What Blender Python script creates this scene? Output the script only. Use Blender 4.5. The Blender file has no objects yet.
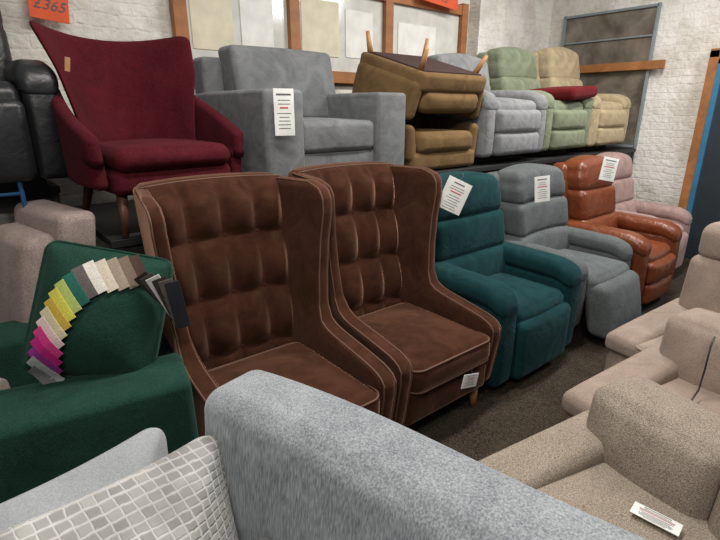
import bpy, math, random
from mathutils import Vector, Matrix, Euler
random.seed(4)
S=bpy.context.scene
S.view_settings.view_transform='Standard'
COL=S.collection
rad=math.radians

# ------------------------------------------------------------ materials
def nt(name):
    m=bpy.data.materials.new(name); m.use_nodes=True
    t=m.node_tree; b=t.nodes['Principled BSDF']; return m,t,b
def plain(name,c,rough=.6,metal=0,sheen=0):
    m,t,b=nt(name)
    tc=t.nodes.new('ShaderNodeTexCoord'); n=t.nodes.new('ShaderNodeTexNoise'); n.inputs['Scale'].default_value=9
    t.links.new(tc.outputs['Object'],n.inputs['Vector'])
    r=t.nodes.new('ShaderNodeValToRGB'); t.links.new(n.outputs['Fac'],r.inputs['Fac'])
    r.color_ramp.elements[0].position=.3; r.color_ramp.elements[1].position=.7
    r.color_ramp.elements[0].color=(c[0]*.88,c[1]*.88,c[2]*.88,1); r.color_ramp.elements[1].color=(min(1,c[0]*1.08),min(1,c[1]*1.08),min(1,c[2]*1.08),1)
    t.links.new(r.outputs[0],b.inputs['Base Color'])
    b.inputs['Roughness'].default_value=rough; b.inputs['Metallic'].default_value=metal
    return m
def fabric(name,c1,c2,patch=3.0,fine=220,bump=.25,rough=1,sheen=.4,stretch=(1,1,1),contrast=(.35,.65),finemix=.35,sheencol=None,wrinkle=.16,sheenr=.4,spec=.12):
    """patchy nap colour (c1 dark .. c2 light) mixed with fine weave noise; bump from weave and soft wrinkles"""
    m,t,b=nt(name); N=t.nodes; L=t.links
    tc=N.new('ShaderNodeTexCoord'); mp=N.new('ShaderNodeMapping'); mp.inputs['Scale'].default_value=stretch
    L.new(tc.outputs['Object'],mp.inputs['Vector'])
    a=N.new('ShaderNodeTexNoise'); a.inputs['Scale'].default_value=patch; a.inputs['Detail'].default_value=6; a.inputs['Roughness'].default_value=.6; a.inputs['Distortion'].default_value=1.2
    f=N.new('ShaderNodeTexNoise'); f.inputs['Scale'].default_value=fine; f.inputs['Detail'].default_value=3
    L.new(tc.outputs['Object'],a.inputs['Vector']); L.new(mp.outputs[0],f.inputs['Vector'])
    mx=N.new('ShaderNodeMix'); mx.data_type='FLOAT'; mx.inputs[0].default_value=finemix
    L.new(a.outputs['Fac'],mx.inputs[2]); L.new(f.outputs['Fac'],mx.inputs[3])
    r=N.new('ShaderNodeValToRGB'); r.color_ramp.elements[0].position=contrast[0]; r.color_ramp.elements[1].position=contrast[1]
    r.color_ramp.elements[0].color=(*c1,1); r.color_ramp.elements[1].color=(*c2,1)
    L.new(mx.outputs[0],r.inputs['Fac']); L.new(r.outputs[0],b.inputs['Base Color'])
    bp=N.new('ShaderNodeBump'); bp.inputs['Strength'].default_value=bump; bp.inputs['Distance'].default_value=.003
    L.new(f.outputs['Fac'],bp.inputs['Height'])
    if wrinkle:
        wn=N.new('ShaderNodeTexNoise'); wn.inputs['Scale'].default_value=9; wn.inputs['Detail'].default_value=3; wn.inputs['Distortion'].default_value=1.2
        L.new(tc.outputs['Object'],wn.inputs['Vector'])
        b2=N.new('ShaderNodeBump'); b2.inputs['Strength'].default_value=wrinkle; b2.inputs['Distance'].default_value=.03
        L.new(wn.outputs['Fac'],b2.inputs['Height']); L.new(b2.outputs[0],bp.inputs['Normal'])
    L.new(bp.outputs[0],b.inputs['Normal'])
    b.inputs['Roughness'].default_value=rough; b.inputs['Specular IOR Level'].default_value=spec
    b.inputs['Sheen Weight'].default_value=sheen; b.inputs['Sheen Roughness'].default_value=sheenr
    sc=sheencol or tuple(min(1,x*1.6+.05) for x in c2); b.inputs['Sheen Tint'].default_value=(*sc,1)
    return m
def sc(c,k): return tuple(x*k for x in c)
def fab(name,c,**k): return fabric(name,sc(c,.7),sc(c,1.35),**k)

M={}
M['brown']=fabric('brown_velvet',(.027,.0108,.0065),(.078,.032,.019),patch=7,fine=300,bump=.12,sheen=1,contrast=(.34,.70),finemix=.35,sheencol=(.60,.34,.24),wrinkle=.10,sheenr=.35,spec=.05)
M['brown_pipe']=plain('brown_piping',(.12,.060,.038),.8)
M['teal']=fab('teal_velour',(.0075,.035,.039),patch=6,fine=160,sheen=.45,wrinkle=.25,sheencol=(.12,.22,.24))
M['bluegrey']=fab('blue_grey_weave',(.10,.112,.115),patch=6,fine=140,finemix=.6,sheen=.2)
M['leather']=fabric('tan_leather',(.125,.030,.010),(.205,.052,.017),patch=5,fine=70,rough=.36,sheen=0,bump=.1,wrinkle=.3,spec=.45)
M['pink']=fab('dusty_pink_chenille',(.32,.22,.205),patch=5,fine=150)
M['mauve']=fab('mauve_chenille',(.29,.23,.21),patch=5,fine=150,finemix=.6)
M['green']=fab('dark_green_chenille',(.013,.043,.031),patch=6,fine=190,bump=.4,sheen=.4,finemix=.55,sheencol=(.12,.2,.17))
M['maroon']=fab('maroon_boucle',(.066,.0075,.012),patch=6,fine=120,bump=.6,finemix=.5,sheen=.2)
M['grey']=fab('grey_velvet',(.150,.156,.162),patch=6,fine=260,sheen=.5)
M['mustard']=fab('olive_brown_velvet',(.15,.092,.042),patch=5,fine=200)
M['silver']=fab('silver_grey_velvet',(.20,.205,.21),patch=6,fine=200,wrinkle=.3)
M['sage']=fab('sage_green_velvet',(.18,.205,.14),patch=6,fine=200,wrinkle=.3)
M['cream']=fab('cream_velvet',(.38,.31,.20),patch=6,fine=200,wrinkle=.3)
M['black']=fab('black_leather',(.012,.013,.015),patch=4,fine=60,rough=.4,sheen=0,spec=.5)
M['red']=fab('red_cloth',(.10,.010,.013))
M['tweed']=fabric('beige_tweed',(.14,.112,.088),(.44,.375,.31),patch=5,fine=280,bump=.9,finemix=.8,contrast=(.33,.67),sheen=.1)
M['taupe']=fabric('taupe_chenille',(.22,.168,.140),(.40,.32,.27),patch=6,fine=300,bump=.5,finemix=.6,contrast=(.34,.66),sheen=.2,wrinkle=.2)
M['sofa']=fabric('silver_blue_streaked_chenille',(.135,.150,.166),(.37,.395,.415),patch=6,fine=340,stretch=(1,1,.03),finemix=.65,contrast=(.36,.66),bump=.2,sheen=.5,wrinkle=.10)
M['seatgrey']=fabric('pale_grey_chenille',(.20,.215,.23),(.38,.40,.415),patch=4,fine=300,finemix=.5,contrast=(.3,.7),bump=.3)
M['wood']=fab('dark_wood',(.07,.03,.015),patch=6,fine=20,stretch=(1,1,.1),rough=.45,sheen=0,wrinkle=0,spec=.4)
M['oak']=fab('light_oak',(.42,.22,.09),patch=6,fine=20,stretch=(1,1,.1),rough=.5,sheen=0,wrinkle=0,spec=.4)
M['frame']=fab('orange_varnished_wood',(.32,.13,.045),patch=3,fine=15,stretch=(.1,1,1),rough=.5,sheen=0,wrinkle=0,spec=.4)
M['darkbase']=plain('black_base_cloth',(.012,.012,.012),.9)
M['dust']=plain('dark_brown_dust_cover',(.035,.012,.010),.9)
M['blackmetal']=plain('black_painted_steel',(.014,.014,.015),.6)
M['blue']=plain('blue_powder_coated_steel',(.02,.09,.20),.4)
M['brightblue']=plain('bright_blue_gloss_paint',(.04,.17,.30),.4)
M['paper']=plain('white_card',(.80,.80,.77),.8)
M['ink']=plain('dark_ink',(.12,.12,.13),.8)
M['redink']=plain('red_ink',(.6,.12,.12),.8)
M['orange']=plain('orange_red_card',(.72,.10,.03),.7)
M['glassboard']=plain('pale_pane_backing',(.64,.64,.60),.12)
M['poster']=plain('cream_notice_paper',(.70,.65,.50),.7)
M['windowdark']=fabric('dusty_window_view',(.065,.055,.045),(.25,.215,.175),patch=2.5,fine=5,rough=.15,sheen=0,bump=0,wrinkle=0,spec=.5)
M['bluegreyframe']=plain('blue_grey_window_steel',(.22,.26,.28),.5)
M['doorblue']=plain('dark_blue_door',(.02,.03,.04),.5)
M['cord']=plain('black_cable',(.01,.01,.01),.5)

def wallmat(name,axis):
    m,t,b=nt(name); N=t.nodes; L=t.links
    tc=N.new('ShaderNodeTexCoord'); sp=N.new('ShaderNodeSeparateXYZ'); cb=N.new('ShaderNodeCombineXYZ')
    L.new(tc.outputs['Object'],sp.inputs[0]); L.new(sp.outputs[axis],cb.inputs[0]); L.new(sp.outputs[2],cb.inputs[1])
    dn=N.new('ShaderNodeTexNoise'); dn.inputs['Scale'].default_value=9; L.new(tc.outputs['Object'],dn.inputs['Vector'])
    ds=N.new('ShaderNodeVectorMath'); ds.operation='SCALE'; ds.inputs[3].default_value=.05; L.new(dn.outputs['Color'],ds.inputs[0])
    da=N.new('ShaderNodeVectorMath'); L.new(cb.outputs[0],da.inputs[0]); L.new(ds.outputs[0],da.inputs[1])
    br=N.new('ShaderNodeTexBrick'); br.inputs['Scale'].default_value=1; br.inputs['Brick Width'].default_value=.225; br.inputs['Row Height'].default_value=.075
    br.inputs['Mortar Size'].default_value=.010; br.inputs['Mortar Smooth'].default_value=1
    L.new(da.outputs[0],br.inputs['Vector'])
    no=N.new('ShaderNodeTexNoise'); no.inputs['Scale'].default_value=1.8; no.inputs['Detail'].default_value=8; no.inputs['Roughness'].default_value=.72
    L.new(tc.outputs['Object'],no.inputs['Vector'])
    r=N.new('ShaderNodeValToRGB'); r.color_ramp.elements[0].position=.35; r.color_ramp.elements[1].position=.56
    r.color_ramp.elements[0].color=(.52,.48,.41,1); r.color_ramp.elements[1].color=(.80,.78,.74,1)
    L.new(no.outputs['Fac'],r.inputs[0])
    mx=N.new('ShaderNodeMix'); mx.data_type='RGBA'
    ml=N.new('ShaderNodeMath'); ml.operation='MULTIPLY'; ml.inputs[1].default_value=.25; L.new(br.outputs['Fac'],ml.inputs[0])
    L.new(ml.outputs[0],mx.inputs[0]); L.new(r.outputs[0],mx.inputs[6]); mx.inputs[7].default_value=(.66,.64,.60,1)
    L.new(mx.outputs[2],b.inputs['Base Color'])
    n2=N.new('ShaderNodeTexNoise'); n2.inputs['Scale'].default_value=22; n2.inputs['Detail'].default_value=6; L.new(tc.outputs['Object'],n2.inputs['Vector'])
    b1=N.new('ShaderNodeBump'); b1.inputs['Strength'].default_value=.6; b1.inputs['Distance'].default_value=.022; L.new(n2.outputs['Fac'],b1.inputs['Height'])
    bp=N.new('ShaderNodeBump'); bp.invert=True; bp.inputs['Strength'].default_value=.3; bp.inputs['Distance'].default_value=.008
    L.new(br.outputs['Fac'],bp.inputs['Height']); L.new(b1.outputs[0],bp.inputs['Normal']); L.new(bp.outputs[0],b.inputs['Normal']); b.inputs['Roughness'].default_value=.7
    return m
M['wallx']=wallmat('white_painted_brick_back',0); M['wally']=wallmat('white_painted_brick_end',1)
M['carpet']=fabric('speckled_brown_carpet',(.012,.009,.007),(.080,.062,.045),patch=2,fine=170,finemix=.8,contrast=(.36,.68),bump=.6,sheen=0,wrinkle=0)

def patternmat():
    m,t,b=nt('silver_block_cut_velvet'); N=t.nodes; L=t.links
    tc=N.new('ShaderNodeTexCoord'); sp=N.new('ShaderNodeSeparateXYZ'); cb=N.new('ShaderNodeCombineXYZ')
    L.new(tc.outputs['Object'],sp.inputs[0]); L.new(sp.outputs[0],cb.inputs[0]); L.new(sp.outputs[2],cb.inputs[1])
    nz=N.new('ShaderNodeTexNoise'); nz.inputs['Scale'].default_value=50; L.new(tc.outputs['Object'],nz.inputs['Vector'])
    ad=N.new('ShaderNodeVectorMath'); ad.operation='SCALE'; ad.inputs[3].default_value=.006; L.new(nz.outputs['Color'],ad.inputs[0])
    a2=N.new('ShaderNodeVectorMath'); L.new(cb.outputs[0],a2.inputs[0]); L.new(ad.outputs[0],a2.inputs[1])
    br=N.new('ShaderNodeTexBrick'); br.offset=0.0; br.inputs['Scale'].default_value=1; br.inputs['Brick Width'].default_value=.022; br.inputs['Row Height'].default_value=.015
    br.inputs['Mortar Size'].default_value=.0032; br.inputs['Mortar Smooth'].default_value=.9
    br.inputs['Color1'].default_value=(.22,.216,.205,1); br.inputs['Color2'].default_value=(.34,.335,.32,1); br.inputs['Mortar'].default_value=(.46,.455,.44,1)
    L.new(a2.outputs[0],br.inputs['Vector'])
    fz=N.new('ShaderNodeTexNoise'); fz.inputs['Scale'].default_value=10; L.new(tc.outputs['Object'],fz.inputs['Vector'])
    hs=N.new('ShaderNodeHueSaturation'); L.new(br.outputs['Color'],hs.inputs['Color'])
    mr=N.new('ShaderNodeMapRange'); mr.inputs['From Min'].default_value=.3; mr.inputs['From Max'].default_value=.7; mr.inputs['To Min'].default_value=.75; mr.inputs['To Max'].default_value=1.2
    L.new(fz.outputs['Fac'],mr.inputs['Value']); L.new(mr.outputs[0],hs.inputs['Value']); L.new(hs.outputs[0],b.inputs['Base Color'])
    bp=N.new('ShaderNodeBump'); bp.invert=True; bp.inputs['Strength'].default_value=.7; bp.inputs['Distance'].default_value=.003
    L.new(br.outputs['Fac'],bp.inputs['Height']); L.new(bp.outputs[0],b.inputs['Normal'])
    b.inputs['Roughness'].default_value=.9; b.inputs['Specular IOR Level'].default_value=.1; b.inputs['Sheen Weight'].default_value=.6; b.inputs['Sheen Roughness'].default_value=.4
    return m
M['pattern']=patternmat()

# ------------------------------------------------------------ mesh helpers
def axis_coords(h,r,seg):
    inner=max(h-r,1e-5); r=h-inner
    n=max(1,int(round(2*inner/seg)))
    c=[-inner+2*inner*i/n for i in range(n+1)]
    e=[inner+r*math.tan(rad(a)) for a in (12,24,36,45)]
    return [-x for x in reversed(e)]+c+e
def cushion(size,r=.04,puff=(0,0,0),seg=.06,fn=None,name='m'):
    H=[s/2 for s in size]; r=min(r,min(H)*.98)
    A=[axis_coords(h,r,seg) for h in H]
    verts=[];idx={};faces=[]
    def vid(p):
        k=tuple(round(x,6) for x in p)
        if k in idx: return idx[k]
        c=[max(-(H[i]-r),min(H[i]-r,p[i])) for i in range(3)]
        v=Vector([p[i]-c[i] for i in range(3)])
        v=v.normalized()*r if v.length>1e-9 else v
        q=Vector(c)+v
        nx=[p[i]/H[i] for i in range(3)]
        w=[max(0,1-n*n) for n in nx]
        q.x+=puff[0]*nx[0]*w[1]*w[2]; q.y+=puff[1]*nx[1]*w[0]*w[2]; q.z+=puff[2]*nx[2]*w[0]*w[1]
        if fn: q=Vector(fn(q.x,q.y,q.z))
        idx[k]=len(verts); verts.append(q); return idx[k]
    for ax in range(3):
        a,b=(ax+1)%3,(ax+2)%3
        for sg in (-1,1):
            for i in range(len(A[a])-1):
                for j in range(len(A[b])-1):
                    f=[]
                    for (ii,jj) in ((i,j),(i+1,j),(i+1,j+1),(i,j+1)):
                        p=[0,0,0]; p[ax]=sg*H[ax]; p[a]=A[a][ii]; p[b]=A[b][jj]; f.append(vid(p))
                    if sg<0: f.reverse()
                    faces.append(f)
    me=bpy.data.meshes.new(name); me.from_pydata([tuple(v) for v in verts],[],faces); me.update()
    for p in me.polygons: p.use_smooth=True
    return me
def sweep(pts,radii,n=10,closed=False,name='tube'):
    pts=[Vector(p) for p in pts]; k=len(pts)
    if not isinstance(radii,(list,tuple)): radii=[radii]*k
    verts=[];faces=[]; prevn=None
    for i,p in enumerate(pts):
        if closed: t=(pts[(i+1)%k]-pts[i-1]).normalized()
        else: t=(pts[min(i+1,k-1)]-pts[max(i-1,0)]).normalized()
        if prevn is None:
            up=Vector((0,0,1)) if abs(t.z)<.9 else Vector((1,0,0)); nn=t.cross(up).normalized()
        else: nn=(prevn-t*prevn.dot(t)).normalized()
        prevn=nn; bb=t.cross(nn)
        for j in range(n):
            a=2*math.pi*j/n; verts.append(p+(nn*math.cos(a)+bb*math.sin(a))*radii[i])
    rings=k if closed else k-1
    for i in range(rings):
        for j in range(n):
            a=i*n+j; b=i*n+(j+1)%n; i2=(i+1)%k; c=i2*n+(j+1)%n; d=i2*n+j
            faces.append((a,b,c,d))
    if not closed: faces.append(tuple(reversed(range(n)))); faces.append(tuple((k-1)*n+j for j in range(n)))
    me=bpy.data.meshes.new(name); me.from_pydata([tuple(v) for v in verts],[],faces); me.update()
    for p in me.polygons: p.use_smooth=len(p.vertices)==4
    return me
def loop(w,d,r,z,n=5,fn=None):
    out=[]
    for cx,cy,a0 in ((w/2-r,d/2-r,0),(-w/2+r,d/2-r,90),(-w/2+r,-d/2+r,180),(w/2-r,-d/2+r,270)):
        for i in range(n+1):
            a=rad(a0+90*i/n); p=(cx+r*math.cos(a),cy+r*math.sin(a),z); out.append(fn(*p) if fn else p)
    return out
def lerp_tab(tab,z):
    if z<=tab[0][0]: return tab[0][1]
    for (a,b),(c,d) in zip(tab,tab[1:]):
        if z<=c:
            t=(z-a)/(c-a); return b+(d-b)*t
    return tab[-1][1]
def thing(name,label,cat,loc=(0,0,0),rot=(0,0,0),group=None,mesh=None,mat=None):
    o=bpy.data.objects.new(name,mesh); o['label']=label; o['category']=cat
    if group: o['group']=group
    o.location=loc; o.rotation_euler=[rad(a) for a in rot]; COL.objects.link(o)
    if mesh is not None and mat: mesh.materials.append(mat)
    if mesh is None: o.empty_display_size=.1
    return o
def part(par,name,me,mat,loc=(0,0,0),rot=(0,0,0),label=None):
    o=bpy.data.objects.new(name,me); me.materials.append(mat) if not me.materials else None
    o.location=loc; o.rotation_euler=[rad(a) for a in rot]; o.parent=par; COL.objects.link(o)
    if label: o['label']=label
    return o
def structure(name,size,loc,mat,r=.002):
    me=cushion(size,r=r,seg=5); 
    for p in me.polygons: p.use_smooth=False
    o=bpy.data.objects.new(name,me); me.materials.append(mat); o.location=loc; o['kind']='structure'; COL.objects.link(o); return o
def spart(par,name,size,loc,mat,r=.003):
    me=cushion(size,r=r,seg=5)
    for p in me.polygons: p.use_smooth=False
    return part(par,name,me,mat,loc)
def leg_mesh(top,bot,r1,r2):
    return sweep([top,bot],[r1,r2],n=12)

# ------------------------------------------------------------ furniture
def tufted_wing_chair(label,loc,rot=0,group=None):
    T=thing('wing_armchair',label,'armchair',loc,(0,0,rot),group)
    m=M['brown']; pm=M['brown_pipe']
    W=.68; t=.07; H=1.205; z0=.14
    yf=[(.14,-.37),(.30,-.395),(.40,-.41),(.46,-.41),(.49,-.385),(.51,-.33),(.53,-.22),(.548,-.11),(.562,-.03),(.59,.025),(.65,.055),(.80,.07),(.95,.072),(1.08,.06),(1.14,.065),(1.175,.09),(1.195,.14),(1.205,.18)]
    yb=[(.14,.36),(.5,.38),(1.205,.50)]
    def splay(f,z):
        k=max(0,min(1,(z-.58)/.5)); return .065*k*(1-f)**1.1+.008*k + (.03*(1-f)**2)*(1-k)
    def thin(z): return 1.12-.34*max(0,min(1,(z-.56)/.12))
    for s in (-1,1):
        xc=s*(W/2-t/2-.02)
        def fn(x,y,z,s=s,xc=xc):
            zz=z+(z0+H)/2; f=min(1,max(0,y/.8+.5)); a=lerp_tab(yf,zz); b=lerp_tab(yb,zz)
            yy=a+(b-a)*(y/.8+.5)
            return (xc+x*thin(zz)+s*splay(f,zz),yy,zz)
        me=cushion((t,.8,H-z0),r=.03,seg=.016,fn=fn)
        part(T,'wing_side',me,m)
        for q in (-1,1):
            pts=[]
            z=z0+.02
            while z<1.185:
                pts.append((xc+q*(t/2-.007)*thin(z)+s*splay(0,z),lerp_tab(yf,z)+.006,z)); z+=.012
            for k in range(0,6):
                f=.05+k*.15; a=lerp_tab(yf,1.20); b=lerp_tab(yb,1.20)
                pts.append((xc+q*(t/2-.010)*thin(1.2)+s*splay(f,1.20),a+(b-a)*f,1.199))
            part(T,'piping',sweep(pts,.004,n=6),pm)
    bw=.61; bh=.87; NR=3.45
    def bf(x,y,z):
        u=x/bw+.5; v=z/bh+.5
        if y<0:
            c=(abs(math.sin(math.pi*u*4))**.75)*.6+.4
            c*=(abs(math.sin(math.pi*(v*NR+.55)))**.75)*.6+.4
            e=min(1,9*u,9*(1-u),9*v,9*(1-v)) if 0<u<1 and 0<v<1 else 0
            y-= .088*(c-.2)*max(e,0)
        flare=1+.07*max(0,v-.3)
        return (x*flare,y+.16*(v-.1)-.03*abs(2*x/bw)**3,z+.012*(1-(2*x/bw)**2)*v)
    part(T,'backrest',cushion((bw,.12,bh),r=.035,seg=.0125,fn=bf),m,(0,.325,.78))
    for i in range(1,4):
        for j in range(1,4):
            u=i/4; v=(j-.55)/NR
            x=(u-.5)*bw; z=(v-.5)*bh
            fx=bf(x,0,z)
            part(T,'button',cushion((.028,.018,.028),r=.0088,seg=.02),m,(fx[0],.325+fx[1]-.058,.78+fx[2]))
    part(T,'piping',sweep([(bf(x,0,bh/2)[0],.325+bf(x,0,bh/2)[1]-.05,.78+bf(x,0,bh/2)[2]-.008) for x in [bw*(-.5+i/14) for i in range(15)]],.004,n=6),pm)
    part(T,'seat_base',cushion((.57,.74,.20),r=.03,seg=.06),m,(0,-.02,.24))
    part(T,'seat_cushion',cushion((.545,.62,.14),r=.045,puff=(0,.012,.028),seg=.04),m,(0,-.11,.375))
    for z in (.430,.323): part(T,'piping',sweep(loop(.545,.62,.06,z),.005,n=6,closed=True),pm,(0,-.11,0))
    for x,y,dx,dy in ((-.27,-.32,0,-.01),(.27,-.32,0,-.01),(-.26,.32,0,.05),(.26,.32,0,.05)):
        part(T,'leg',leg_mesh((x,y,.17),(x+dx,y+dy,0),.028,.017),M['oak'])
    return T

def recliner(label,loc,rot,mat,w=.82,d=.86,h=1.05,aw=.17,arm_h=.6,pillows=3,foot_out=0.0,group=None,legs=None,backw=None,name='recliner_armchair',taper=0,base_z=.05,wings=False,footpanels=1):
    T=thing(name,label,'armchair',loc,(0,0,rot),group)
    iw=w-2*aw; hb=d/2; bw=backw or iw+.10
    part(T,'base',cushion((w-.10,d-.22,.2),r=.02,seg=.1),mat,(0,.03,base_z+.12))
    if legs:
        for x in (-1,1):
            for y in (-1,1): part(T,'leg',leg_mesh((x*(w/2-.1),y*(d/2-.16),base_z+.05),(x*(w/2-.08),y*(d/2-.12),0),.028,.02),legs)
    else:
        part(T,'plinth',cushion((w-.2,d-.34,.1),r=.01,seg=.2),M['darkbase'],(0,.03,.05))
    for s in (-1,1):
        part(T,'arm',cushion((aw-.015,d-.2,arm_h-.1-base_z),r=.035,puff=(.012,.015,0),seg=.06),mat,(s*(w/2-aw/2),-.05,(arm_h-.1+base_z)/2+.01))
        def pf(x,y,z):
            t=(y/(d-.18)+.5)
            drop=.06*max(0,(.25-t)/.25)**2
            return (x*(1+.08*max(0,.5-t)),y,z-drop+.02*t)
        part(T,'arm_pad',cushion((aw+.005,d-.2,.12),r=.05,puff=(0,0,.008),seg=.04,fn=pf),mat,(s*(w/2-aw/2),-.06,arm_h-.055))
    part(T,'seat_cushion',cushion((iw+.015,.58,.17),r=.05,puff=(0,.02,.028),seg=.05),mat,(0,-hb+.35-foot_out*.1,.39))
    if foot_out>0:
        a=foot_out
        def ff(x,y,z): return (x,y-.14*a*(.5-z/.38),z)
        part(T,'footrest',cushion((iw+.01,.16,.36),r=.05,puff=(0,.02,0),seg=.04,fn=ff),mat,(0,-hb+.045-.05*a,.25))
    else:
        ph=(.38-base_z)/footpanels
        for i in range(footpanels):
            part(T,'footrest',cushion((iw+.01,.12,ph*1.05),r=.04,puff=(0,.02,0),seg=.05),mat,(0,-hb+.07,base_z+.02+ph*(i+.5)))
    zb=.42; hh=h-zb
    part(T,'backrest',cushion((bw+.02,.14,h-.18-.03),r=.05,seg=.07,fn=lambda x,y,z:(x*(1-taper*max(0,z/(h-.2))),y+.18*(z/(h-.2)+.5),z)),mat,(0,hb-.20,(.18+h-.03)/2))
    for i in range(pillows):
        zc=zb+hh*(i+.5)/pillows; ph=hh/pillows*1.15
        k=1-taper*((i+.5)/pillows)
        bul=.032 if i in(0,pillows-1) else .012
        def bf(x,y,z,k=k,top=(i==pillows-1)):
            e=abs(x)/(bw/2)
            return (x*k*(1-(.10*max(0,z/ph+.1) if top else 0)),y-.05*wings*e**3*(y<0)+.16*z,z-(.035 if top else .012)*e**2*(1 if z>0 else 0))
        part(T,'back_cushion',cushion((bw,.2,ph),r=min(.055,ph*.4),puff=(0.0,bul,.005),seg=.04,fn=bf),mat,(0,hb-.27+.18*(zc-zb)/hh*.85,zc))
    return T

def price_tag(loc,rot,w=.13,h=.2,label='white card price tag with printed lines hanging on a chair',group='price tags',string=True):
    T=thing('price_tag',label,'price tag',loc,rot,group,cushion((w,.003,h),r=.001,seg=.1),M['paper'])
    rr=random.Random(int(abs(loc[0]*1000)))
    z=h*.38; i=0
    while z>-h*.42:
        ww=w*rr.uniform(.4,.75); th=h*(.035 if i in (0,3) else .014)
        part(T,'printed_line',cushion((ww,.001,th),r=.0003,seg=.2),M['redink'] if i==3 else M['ink'],(0,-.0022,z)); z-=h*(.12 if i in(0,3) else .08); i+=1
    if string: part(T,'string',sweep([(0,0,h/2),(.004,.01,h/2+.03),(0,.03,h/2+.045)],.0012,n=5),M['ink'])
    return T

def text_mesh(body,size,ext=.001):
    c=bpy.data.curves.new('txt','FONT'); c.body=body; c.size=size; c.extrude=ext; c.align_x='CENTER'; c.align_y='CENTER'; c.shear=.35
    o=bpy.data.objects.new('txt',c); COL.objects.link(o); bpy.context.view_layer.update()
    me=bpy.data.meshes.new_from_object(o.evaluated_get(bpy.context.evaluated_depsgraph_get()))
    bpy.data.objects.remove(o); me.materials.clear(); return me

# ------------------------------------------------------------ room   (X along the rows, Y towards the back wall)
structure('floor',(9,7,.1),(2.4,1.0,-.05),M['carpet'])
structure('wall_back',(9.4,.2,3.4),(1.3,3.55,1.7),M['wallx'])
structure('wall_end',(.2,7,3.4),(6.0,.15,1.7),M['wally'])
structure('trim_1',(.42,.14,3.4),(4.55,3.385,1.7),M['wallx'])
def struct_empty(name,loc):
    W=bpy.data.objects.new(name,None); W.location=loc; W['kind']='structure'; COL.objects.link(W); return W
W=struct_empty('window_1',(2.76,3.44,2.1))
for a,b in ((-1.43,-.56),(-.56,.41),(.41,1.43)):
    spart(W,'pane',(b-a,.02,.66),((a+b)/2,-.01,0),M['glassboard'])
for x in (-1.43,-.56,.41,1.43): spart(W,'frame_post',(.09,.06,.78),(x,-.035,0),M['frame'])
for z in (-.34,.33): spart(W,'frame_rail',(2.95,.055,.09),(0,-.03,z),M['frame'])
for x,w,h,c in ((-1.2,.3,.42,'poster'),(-.86,.26,.36,'paper'),(-.3,.36,.4,'poster'),(.1,.3,.36,'paper'),(.8,.5,.3,'paper')):
    o=thing('notice_paper','pale paper notice taped to the glazing','notice',(2.76+x,3.415,2.12+random.uniform(-.03,.03)),(0,0,0),'paper notices',cushion((w,.003,h),r=.001,seg=.2),M[c])
def sign(loc,w,h,body,size,rot=(0,0,0)):
    T=thing('sale_sign','orange-red card sign with dark handwritten lettering hanging overhead','sign',loc,rot,'orange signs',cushion((w,.006,h),r=.002,seg=.2),M['orange'])
    me=text_mesh(body,size); part(T,'lettering',me,M['ink'],(0,-.005,0),(90,0,0)); return T
sign((.60,3.36,2.12),.19,.30,'£395\n£385\n£365',.075,(0,6,0))
sign((3.72,3.30,2.475),.50,.13,'£395',.10,(0,4,0))
W=struct_empty('window_2',(5.87,2.74,1.82))
spart(W,'pane',(.02,1.0,1.40),(.01,0,0),M['windowdark'])
for y in (-.5,.5): spart(W,'frame_post',(.04,.026,1.44),(-.01,y,0),M['bluegreyframe'])
for z in (-.70,.70): spart(W,'frame_rail',(.04,1.0,.026),(-.01,0,z),M['bluegreyframe'])
spart(W,'glazing_bar',(.03,1.0,.016),(-.01,0,.42),M['bluegreyframe'])
thing('timber_board','orange-brown timber board fixed across the window','board',(5.82,2.68,1.95),(0,0,0),None,cushion((.04,1.2,.085),r=.004,seg=.3),M['frame'])
W=struct_empty('door_1',(5.86,1.18,1.0))
spart(W,'door_panel',(.04,.86,1.98),(.0,0,-.01),M['doorblue'])
for y in (-.47,.47): spart(W,'door_frame',(.09,.08,2.05),(-.01,y,0.02),M['frame'])
spart(W,'door_frame',(.09,1.02,.08),(-.01,0,1.02),M['frame'])
spart(W,'door_frame_strip',(.05,.05,2.0),(-.03,.405,0),M['brightblue'])
spart(W,'door_frame_strip',(.05,.86,.05),(-.03,0,.945),M['brightblue'])

def rack(label,x0,x1,y0,y1,z):
    T=thing('display_rack',label,'rack',((x0+x1)/2,(y0+y1)/2,0),(0,0,0),'display racks')
    w=x1-x0; d=y1-y0
    spart(T,'shelf',(w,d,.035),(0,0,z-.0175),M['blackmetal'])
    for x in (-w/2+.03,w/2-.03):
        for y in (-d/2+.03,d/2-.03): spart(T,'post',(.045,.045,z-.035),(x,y,(z-.035)/2),M['blackmetal'])
    spart(T,'beam',(w-.1,.03,.07),(0,-d/2+.03,z-.075),M['blackmetal'])
    return T
rack('black steel display rack carrying the maroon and grey armchairs',.46,2.26,2.20,3.2,.97)
rack('black steel display rack carrying a row of recliners',2.28,5.8,2.20,3.25,1.10)
rack('black steel rack carrying a black leather chair',-.75,.40,2.82,3.4,1.14)

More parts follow.
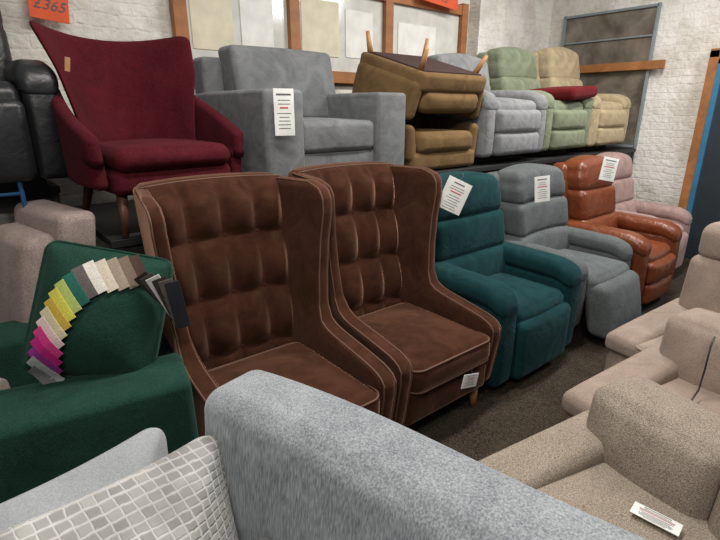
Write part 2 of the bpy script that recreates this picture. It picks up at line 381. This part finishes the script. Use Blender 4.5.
# front row
tufted_wing_chair('chocolate brown velvet wing armchair, button-tufted back, fabric samples on its arm',(.865,1.62,0),-1,'brown velvet wing armchairs')
tufted_wing_chair('chocolate brown velvet wing armchair, button-tufted back, beside the teal recliner',(1.62,1.64,0),-1,'brown velvet wing armchairs')
recliner('dark teal velour recliner armchair with cushioned back',(2.43,1.64,0),0,M['teal'],w=.86,h=1.11,arm_h=.62,pillows=3,taper=.05,backw=.72)
recliner('blue-grey woven recliner armchair with its footrest slightly raised',(3.30,1.68,0),0,M['bluegrey'],w=.82,h=1.10,arm_h=.60,pillows=3,foot_out=.6,aw=.14,taper=.12,legs=M['wood'],base_z=.12,wings=True,backw=.70)
recliner('tan leather recliner armchair with padded arms',(4.12,1.62,0),0,M['leather'],w=.80,h=1.12,arm_h=.62,pillows=3,aw=.16,taper=.10,footpanels=2,backw=.62)
recliner('dusty pink recliner armchair near the doorway',(4.98,1.80,0),0,M['pink'],w=.78,h=1.09,arm_h=.60,pillows=3,aw=.14,taper=.12)
recliner('dark red armchair stored beneath the rack',(3.62,2.74,0),0,M['red'],w=.72,h=1.0,arm_h=.56,pillows=2,aw=.13,taper=.1)

# upper row
def maroon_chair(loc,rot):
    m=M['maroon']; T=thing('wing_armchair','dark maroon boucle wing armchair on dark tapered legs, on the rack','armchair',loc,(0,0,rot))
    def bf(x,y,z):
        v=z/.60+.5; k=.76+.36*v-.05*math.sin(math.pi*min(1,max(0,v))); X=x*k; e=(abs(x)/.325)
        return (X,y-.28*e**2.4*(.75+.25*v)*(1-.35*max(0,v-.7)/.3)+.16*v,z+.045*e**2*v*v)
    part(T,'backrest',cushion((.66,.085,.60),r=.04,puff=(0,.0,0),seg=.025,fn=bf),m,(0,.22,.57))
    for s in (-1,1):
        def af(x,y,z,s=s):
            t=min(1,max(0,y/.56+.5)); return (x+s*.035*math.sin(math.pi*(1-t)*.8)+s*.02*(z/.28),y-.02*(z>0)*(1-t),z+.17*t**1.6*(z>0)-.06*(1-t)**3*(z>0))
        part(T,'arm',cushion((.06,.54,.28),r=.029,seg=.03,fn=af),m,(s*.30,-.04,.35))
    part(T,'seat_base',cushion((.55,.58,.11),r=.035,puff=(0,.02,0),seg=.05),m,(0,-.04,.235))
    part(T,'seat_cushion',cushion((.53,.56,.10),r=.045,puff=(0,.02,.02),seg=.05),m,(0,-.08,.33))
    for x in (-1,1):
        part(T,'leg',leg_mesh((x*.23,-.26,.22),(x*.26,-.31,0),.026,.014),M['wood']); part(T,'leg',leg_mesh((x*.22,.2,.22),(x*.26,.28,0),.026,.014),M['wood'])
    return T
maroon_chair((.76,2.54,.97),4)
thing('swing_tag','small kraft brown swing tag on the maroon chair back','tag',(.455,2.42,1.68),(0,10,-20),None,cushion((.02,.002,.055),r=.0009,seg=.1),M['oak'])
def box_chair(loc,rot):
    m=M['grey']; T=thing('armchair','boxy grey velvet armchair with wide arms, on the rack','armchair',loc,(0,0,rot))
    for s in (-1,1): part(T,'arm',cushion((.235,.86,.56),r=.022,puff=(.006,.006,.006),seg=.06),m,(s*.375,-.01,.35))
    part(T,'seat_base',cushion((.54,.80,.24),r=.02,seg=.08),m,(0,0,.19))
    part(T,'seat_cushion',cushion((.52,.64,.17),r=.035,puff=(0,.01,.015),seg=.05),m,(0,-.10,.39))
    part(T,'backrest',cushion((.96,.16,.66),r=.03,seg=.08),m,(0,.36,.50))
    part(T,'back_cushion',cushion((.72,.20,.42),r=.035,puff=(0,.025,.01),seg=.05,fn=lambda x,y,z:(x,y+.25*z,z)),m,(0,.19,.68))
    for x in (-1,1):
        for y in (-1,1): part(T,'leg',leg_mesh((x*.4,y*.34,.08),(x*.4,y*.34,0),.02,.02),M['wood'])
    return T
box_chair((1.72,2.63,.97),0)
def mustard(label,loc,rx,rz,legs=True):
    m=M['mustard']; T=thing('armchair',label,'armchair',loc,(rx,0,rz),'olive brown armchairs')
    part(T,'seat_base',cushion((.66,.64,.12),r=.03,puff=(0,.01,0),seg=.06),m,(0,-.02,.21))
    part(T,'underside_cloth',cushion((.58,.56,.012),r=.004,seg=.2),M['dust'],(0,-.02,.147))
    part(T,'seat_cushion',cushion((.56,.62,.14),r=.05,puff=(0,.015,.015),seg=.05),m,(0,-.05,.33))
    for s in (-1,1):
        part(T,'arm',cushion((.08,.62,.24),r=.038,seg=.04,fn=lambda x,y,z,s=s:(x+s*.03*(z/.24+.5),y,z+.09*max(0,y/.62+.5)**1.5*(z>0))),m,(s*.31,-.02,.33))
    part(T,'backrest',cushion((.64,.12,.5),r=.05,puff=(0,.02,0),seg=.05,fn=lambda x,y,z:(x*(1-.2*z),y+.28*z-.08*(x/.33)**2,z-.05*(x/.33)**2*(z>0))),m,(0,.30,.44))
    if legs:
        for x in (-1,1):
            for y in (-1,1): part(T,'leg',leg_mesh((x*.27,y*.25,.16),(x*.30,y*.29,.02),.022,.013),M['oak'])
    return T
mustard('olive-brown velvet armchair under an upturned one, on the rack',(2.67,2.58,.96),0,0,False)
mustard('upturned olive-brown velvet armchair with light oak legs in the air',(2.67,2.46,1.955),180-16,180)
recliner('silver-grey velvet recliner armchair on the rack',(3.48,2.60,1.10),0,M['silver'],w=.86,h=.82,arm_h=.54,pillows=1,footpanels=2,aw=.15,backw=.7)
recliner('sage green velvet recliner armchair on the rack',(4.36,2.64,1.10),0,M['sage'],w=.84,h=.95,arm_h=.55,pillows=2,footpanels=2,aw=.15,backw=.66,taper=.06)
recliner('cream velvet recliner armchair on the rack',(5.22,2.64,1.10),0,M['cream'],w=.82,h=1.01,arm_h=.55,pillows=2,footpanels=2,aw=.15,backw=.66,taper=.06)
recliner('black leather recliner armchair on the rack',(.02,2.94,1.14),0,M['black'],w=.84,d=.8,h=1.08,arm_h=.56,pillows=2,aw=.15)
thing('seat_pad','dark red cloth seat pad lying on the sage recliner','cushion',(4.50,2.44,1.65),(0,-4,5),None,cushion((.56,.46,.10),r=.04,puff=(0,0,.01),seg=.05),M['red'])

# left group
def slab_chair(label,loc,rot,m):
    T=thing('armchair',label,'armchair',loc,(0,0,rot))
    part(T,'seat_base',cushion((.62,.62,.28),r=.03,seg=.08),m,(0,0,.24))
    part(T,'seat_cushion',cushion((.40,.54,.16),r=.04,puff=(0,.01,.02),seg=.05),m,(0,-.06,.45))
    for s in (-1,1): part(T,'arm',cushion((.11,.62,.46),r=.035,puff=(.01,.01,0),seg=.05),m,(s*.26,-.02,.33))
    part(T,'backrest',cushion((.52,.15,.84),r=.035,puff=(0,.01,0),seg=.05,fn=lambda x,y,z:(x,y+.16*z,z)),m,(0,.27,.68))
    part(T,'back_cushion',cushion((.44,.14,.46),r=.045,puff=(0,.025,0),seg=.05,fn=lambda x,y,z:(x,y+.16*z,z)),m,(0,.17,.79))
    for x in (-1,1):
        for y in (-1,1): part(T,'leg',leg_mesh((x*.26,y*.26,.12),(x*.26,y*.26,0),.022,.018),M['wood'])
slab_chair('grey-mauve chenille armchair standing behind the green armchair',(-.02,2.40,0),-78,M['mauve'])
def green_chair(loc,rot):
    m=M['green']; T=thing('armchair','dark green chenille armchair with broad flat arms','armchair',loc,(0,0,rot))
    for s in (-1,1): part(T,'arm',cushion((.24,.92,.58),r=.025,puff=(.008,.008,.002),seg=.06,fn=lambda x,y,z:(x,y,z+.03*(y/.88+.5)*(z>0))),m,(s*.32,-.02,.38))
    part(T,'seat_base',cushion((.5,.84,.26),r=.02,seg=.08),m,(0,0,.22))
    part(T,'seat_cushion',cushion((.42,.62,.16),r=.05,puff=(0,.01,.02),seg=.05),m,(0,-.12,.42))
    part(T,'backrest',cushion((.60,.16,.46),r=.05,seg=.08),m,(0,.36,.38))
    for x in (-1,1):
        for y in (-1,1): part(T,'leg',leg_mesh((x*.34,y*.36,.1),(x*.34,y*.36,0),.025,.02),M['wood'])
    return T
green_chair((.10,1.86,0),-102)
CR=(-20,14,-30)
cl=(.29,1.69,.855)
CW,CH,CT=.39,.43,.20
def edge(x,z): return 1-.6*min(1,max(abs(x)/(CW/2),abs(z)/(CH/2)))**3
def surf(x,z):
    ex=min(1,abs(x)/(CW/2)); ez=min(1,abs(z)/(CH/2))
    return (CT/2+.05*(1-ex*ex)*(1-ez*ez))*edge(x,z)
GC=thing('scatter_cushion','plump dark green chenille cushion leaning in the green armchair','cushion',cl,CR,None,cushion((CW,CT,CH),r=.04,puff=(.0,.05,.0),seg=.025,fn=lambda x,y,z:(x,y*edge(x,z),z)),M['green'])
part(GC,'piping',sweep([(p[0],-.034,p[1]) for p in loop(CW-.006,CH-.006,.04,0)],.005,n=6,closed=True),M['green'])
SW=thing('fabric_swatch_fan','fan of coloured fabric swatches draped over the green cushion','fabric samples',cl,CR)
cols=[(.05,.03,.025),(.12,.09,.07),(.22,.18,.14),(.45,.40,.33),(.55,.53,.48),(.10,.09,.09),(.02,.10,.08),(.35,.42,.12),(.55,.50,.08),(.50,.36,.06),(.62,.55,.36),(.75,.55,.55),(.62,.05,.22),(.48,.02,.18),(.25,.03,.20),(.35,.35,.36),(.16,.16,.17)]
P=[(.07,.205),(-.06,.155),(-.115,.075),(-.14,-.02),(-.15,-.12),(-.145,-.19)]
def path(s):
    segs=[math.dist(a,b) for a,b in zip(P,P[1:])]; tot=sum(segs); d=s*tot
    for (a,b),L in zip(zip(P,P[1:]),segs):
        if d<=L: return (a[0]+(b[0]-a[0])*d/L,a[1]+(b[1]-a[1])*d/L)
        d-=L
    return P[-1]
for i,c in enumerate(cols):
    ex,ez=path(i/(len(cols)-1))
    ang=rad(-52+14*i/16)
    dx,dz=math.cos(ang),math.sin(ang)
    ln=.11
    def swf(a,b,c_,ex=ex,ez=ez,dx=dx,dz=dz,i=i):
        px=ex+dx*(a+ln/2)-dz*c_; pz=ez+dz*(a+ln/2)+dx*c_
        return (px,-surf(px,pz)-.006-.0012*i+b,pz)
    part(SW,'fabric_swatch',cushion((ln,.003,.034),r=.001,seg=.012,fn=swf),fab('swatch_cloth',c,fine=200,wrinkle=0))
SB=thing('fabric_sample_book','small bunch of dark fabric samples hung over the brown chair side','fabric samples',(.48,1.56,.97),(0,0,-20))
for i in range(6):
    c=[(.03,.025,.022),(.06,.05,.045),(.5,.5,.48),(.04,.03,.03),(.09,.08,.075),(.02,.02,.025)][i]
    part(SB,'fabric_strip',cushion((.045,.005,.16),r=.002,seg=.05),fab('sample_cloth',c,wrinkle=0),(.012*i-.04,-.03-.008*i,-.03-.008*i),(12-3*i,-32+5*i,0))
BT=thing('steel_trolley','blue tubular steel trolley handle beside the armchairs','trolley',(.0,2.35,0),(0,0,0)); 
bpts=[(-.45,.25,.0),(-.45,.25,1.22),(-.42,.25,1.27),(-.36,.25,1.29),(.12,.25,1.29),(.19,.25,1.27),(.22,.25,1.21),(.22,.25,0)]
part(BT,'handle_tube',sweep(bpts,.010,n=10),M['blue'])
part(BT,'cross_tube',sweep([(-.45,.25,1.15),(.22,.25,1.15)],.008,n=8),M['blue'])

# foreground sofa
def sofa():
    m=M['sofa']; T=thing('sofa','silver-blue streaked chenille sofa with high padded back','sofa',(.185,-.03,0),(0,0,-77.7))
    fb=lambda x,y,z:(x,y+.08*z,z-.02*(abs(x)/.88)**8*(z>0)+.004*math.sin(x*9))
    part(T,'backrest',cushion((1.76,.16,.675),r=.042,puff=(0,.03,.008),seg=.04,fn=fb),m,(.02,.35,.638))
    part(T,'seam_piping',sweep([fb(x,-.058,.328) for x in [-.82+1.64*i/40 for i in range(41)]],.0035,n=6),m,(.02,.35,.638))
    part(T,'seat_base',cushion((1.7,.8,.3),r=.03,seg=.1),m,(0,0,.24))
    part(T,'seat_cushion',cushion((1.4,.66,.17),r=.05,puff=(0,.01,.02),seg=.06),M['seatgrey'],(0,-.08,.45))
    for s in (-1,1): part(T,'arm',cushion((.2,.84,.60),r=.05,puff=(.01,.01,.01),seg=.06),m,(s*.84,-.07,.43))
    for x in (-1,1):
        for y in (-1,1): part(T,'leg',leg_mesh((x*.75,y*.32,.12),(x*.75,y*.32,0),.03,.02),M['wood'])
sofa()
def pillow(label,loc,rot,mat,w=.46,h=.44,th=.16):
    def pf(x,y,z):
        e=max(abs(x)/(w/2),abs(z)/(h/2)); k=(1-min(1,abs(x)/(w/2))**2)*.10; k2=(1-min(1,abs(z)/(h/2))**2)*.10
        return (x*(1-k2),y*(1-.85*min(1,e)**2.5),z*(1-k))
    return thing('scatter_cushion',label,'cushion',loc,rot,None,cushion((w,th,h),r=.05,puff=(0,.06,0),seg=.015,fn=pf),mat)
pillow('silver scatter cushion in block-cut velvet pattern on the sofa',(.045,.68,.71),(-30,6,8),M['pattern'],th=.22,w=.54,h=.46)
pillow('pale grey plain scatter cushion on the sofa behind a patterned one',(-.01,.83,.67),(-26,3,10),M['seatgrey'],w=.54)
pillow('dark grey scatter cushion tucked against the sofa back',(.30,.60,.60),(-20,45,-20),M['grey'],w=.26,h=.26,th=.1)

# beige group
def lounge(label,loc,rot,mat,w=.80,bh=.7,name='recliner_armchair',headroll=False):
    T=thing(name,label,'armchair',loc,(0,0,rot),'beige recliners')
    part(T,'plinth',cushion((w-.2,.5,.1),r=.01,seg=.2),M['darkbase'],(0,0,.05))
    part(T,'base',cushion((w-.06,.60,.26),r=.03,seg=.08),mat,(0,.02,.19))
    part(T,'seat_cushion',cushion((w-.28,.56,.17),r=.03,puff=(0,.015,.02),seg=.05),mat,(0,-.10,.40))
    part(T,'seam_piping',sweep(loop(w-.28,.56,.04,.468),.006,n=6,closed=True),mat,(0,-.10,0))
    for s in (-1,1):
        part(T,'arm',cushion((.145,.58,.34),r=.03,puff=(.008,.008,0),seg=.05),mat,(s*(w/2-.075),-.07,.28))
        part(T,'arm_pad',cushion((.165,.62,.09),r=.032,puff=(0,0,.008),seg=.04,fn=lambda x,y,z:(x,y,z+.06*(y/.56)-.05*max(0,-y/.31-.6)**2)),mat,(s*(w/2-.075),-.07,.475))
    part(T,'footrest',cushion((w-.31,.1,.3),r=.03,puff=(0,.02,0),seg=.05),mat,(0,-.36,.25))
    part(T,'backrest',cushion((w-.08,.14,bh-.26),r=.04,seg=.06,fn=lambda x,y,z:(x,y+.1*z,z)),mat,(0,.33,.20+(bh-.22)/2))
    hw=(w-.08)/2
    hb_=bh-.40
    for s in (-1,1):
        part(T,'back_cushion',cushion((hw,.22,hb_),r=.045,puff=(0,.03,.012),seg=.04,fn=lambda x,y,z:(x,y+.12*z,z)),mat,(s*hw/2,.24,.41+hb_/2))
        part(T,'seam_piping',sweep([(s*hw/2+x,.24-.106+.12*z,.41+hb_/2+z) for x,z in ((-hw/2+.05,hb_/2-.04),(0,hb_/2-.035),(hw/2-.05,hb_/2-.04))],.005,n=6),mat)
    if headroll: part(T,'headrest',cushion((w-.1,.2,.20),r=.06,puff=(0,.03,.01),seg=.04),mat,(0,.27,bh+.075))
    return T
lounge('beige tweed recliner armchair with a card on its seat',(1.17,.21,0),-105,M['tweed'],w=.86,bh=.67)
lounge('taupe chenille recliner armchair with a black cable on its seat',(1.90,.21,0),-101,M['taupe'],w=.90,bh=.70)
lounge('beige chenille recliner armchair with rolled headrest',(2.56,.36,0),-100,M['taupe'],w=.86,bh=.80,headroll=True)
thing('power_cable','thin black power cable lying over the taupe recliner','cable',(-.03,.0,.0),(0,0,0),None,sweep([(2.03,.38,.72),(1.98,.375,.70),(1.955,.37,.62),(1.94,.37,.54),(1.88,.37,.525),(1.82,.36,.52),(1.77,.30,.52),(1.79,.15,.52)],.003,n=6),M['cord'])

# tags
price_tag((1.31,2.14,1.49),(0,0,-20),.10,.22,'white card price tag hanging on the grey armchair')
price_tag((2.11,1.70,1.05),(-5,25,-30),.15,.18,'white card price tag on the teal recliner back')
price_tag((3.00,1.68,1.00),(-5,-5,-30),.11,.17,'white card price tag on the blue-grey recliner')
price_tag((3.78,1.60,1.08),(-5,10,-30),.13,.17,'white card price tag on the tan leather recliner')
price_tag((1.70,1.205,.27),(0,15,0),.12,.07,'small white card on the brown chair seat front')
price_tag((1.19,.25,.518),(-88,0,-85),.11,.045,'small white card lying on the tweed seat',string=False)

# ------------------------------------------------------------ light
w=bpy.data.worlds.new('world'); S.world=w; w.use_nodes=True
w.node_tree.nodes['Background'].inputs[0].default_value=(1,.98,.95,1); w.node_tree.nodes['Background'].inputs[1].default_value=.19
def area(loc,rot,sx,sy,e,col=(1,.95,.88)):  # overhead strips, a cool tilted lamp and an added left fill
    l=bpy.data.lights.new('area_light','AREA'); l.shape='RECTANGLE'; l.size=sx; l.size_y=sy; l.energy=e; l.color=col
    o=bpy.data.objects.new('area_light',l); o.location=loc; o.rotation_euler=[rad(a) for a in rot]; COL.objects.link(o)
area((1.2,1.2,3.2),(0,0,0),1.5,.15,62)
area((3.8,1.4,3.2),(0,0,0),1.5,.15,76)
area((4.6,0,3.0),(35,0,20),1.2,.5,42,(.97,.98,1))
area((-.5,-.4,2.9),(25,-15,0),1.5,.3,36)  # fill lamp added to brighten the left chairs, no fixture there

cam=bpy.data.cameras.new('camera'); cam.lens=24; cam.sensor_width=36; cam.clip_start=.05
co=bpy.data.objects.new('camera',cam); co.location=(0,0,1.5); co.rotation_euler=(rad(71.6),0,rad(-40)); COL.objects.link(co); S.camera=co
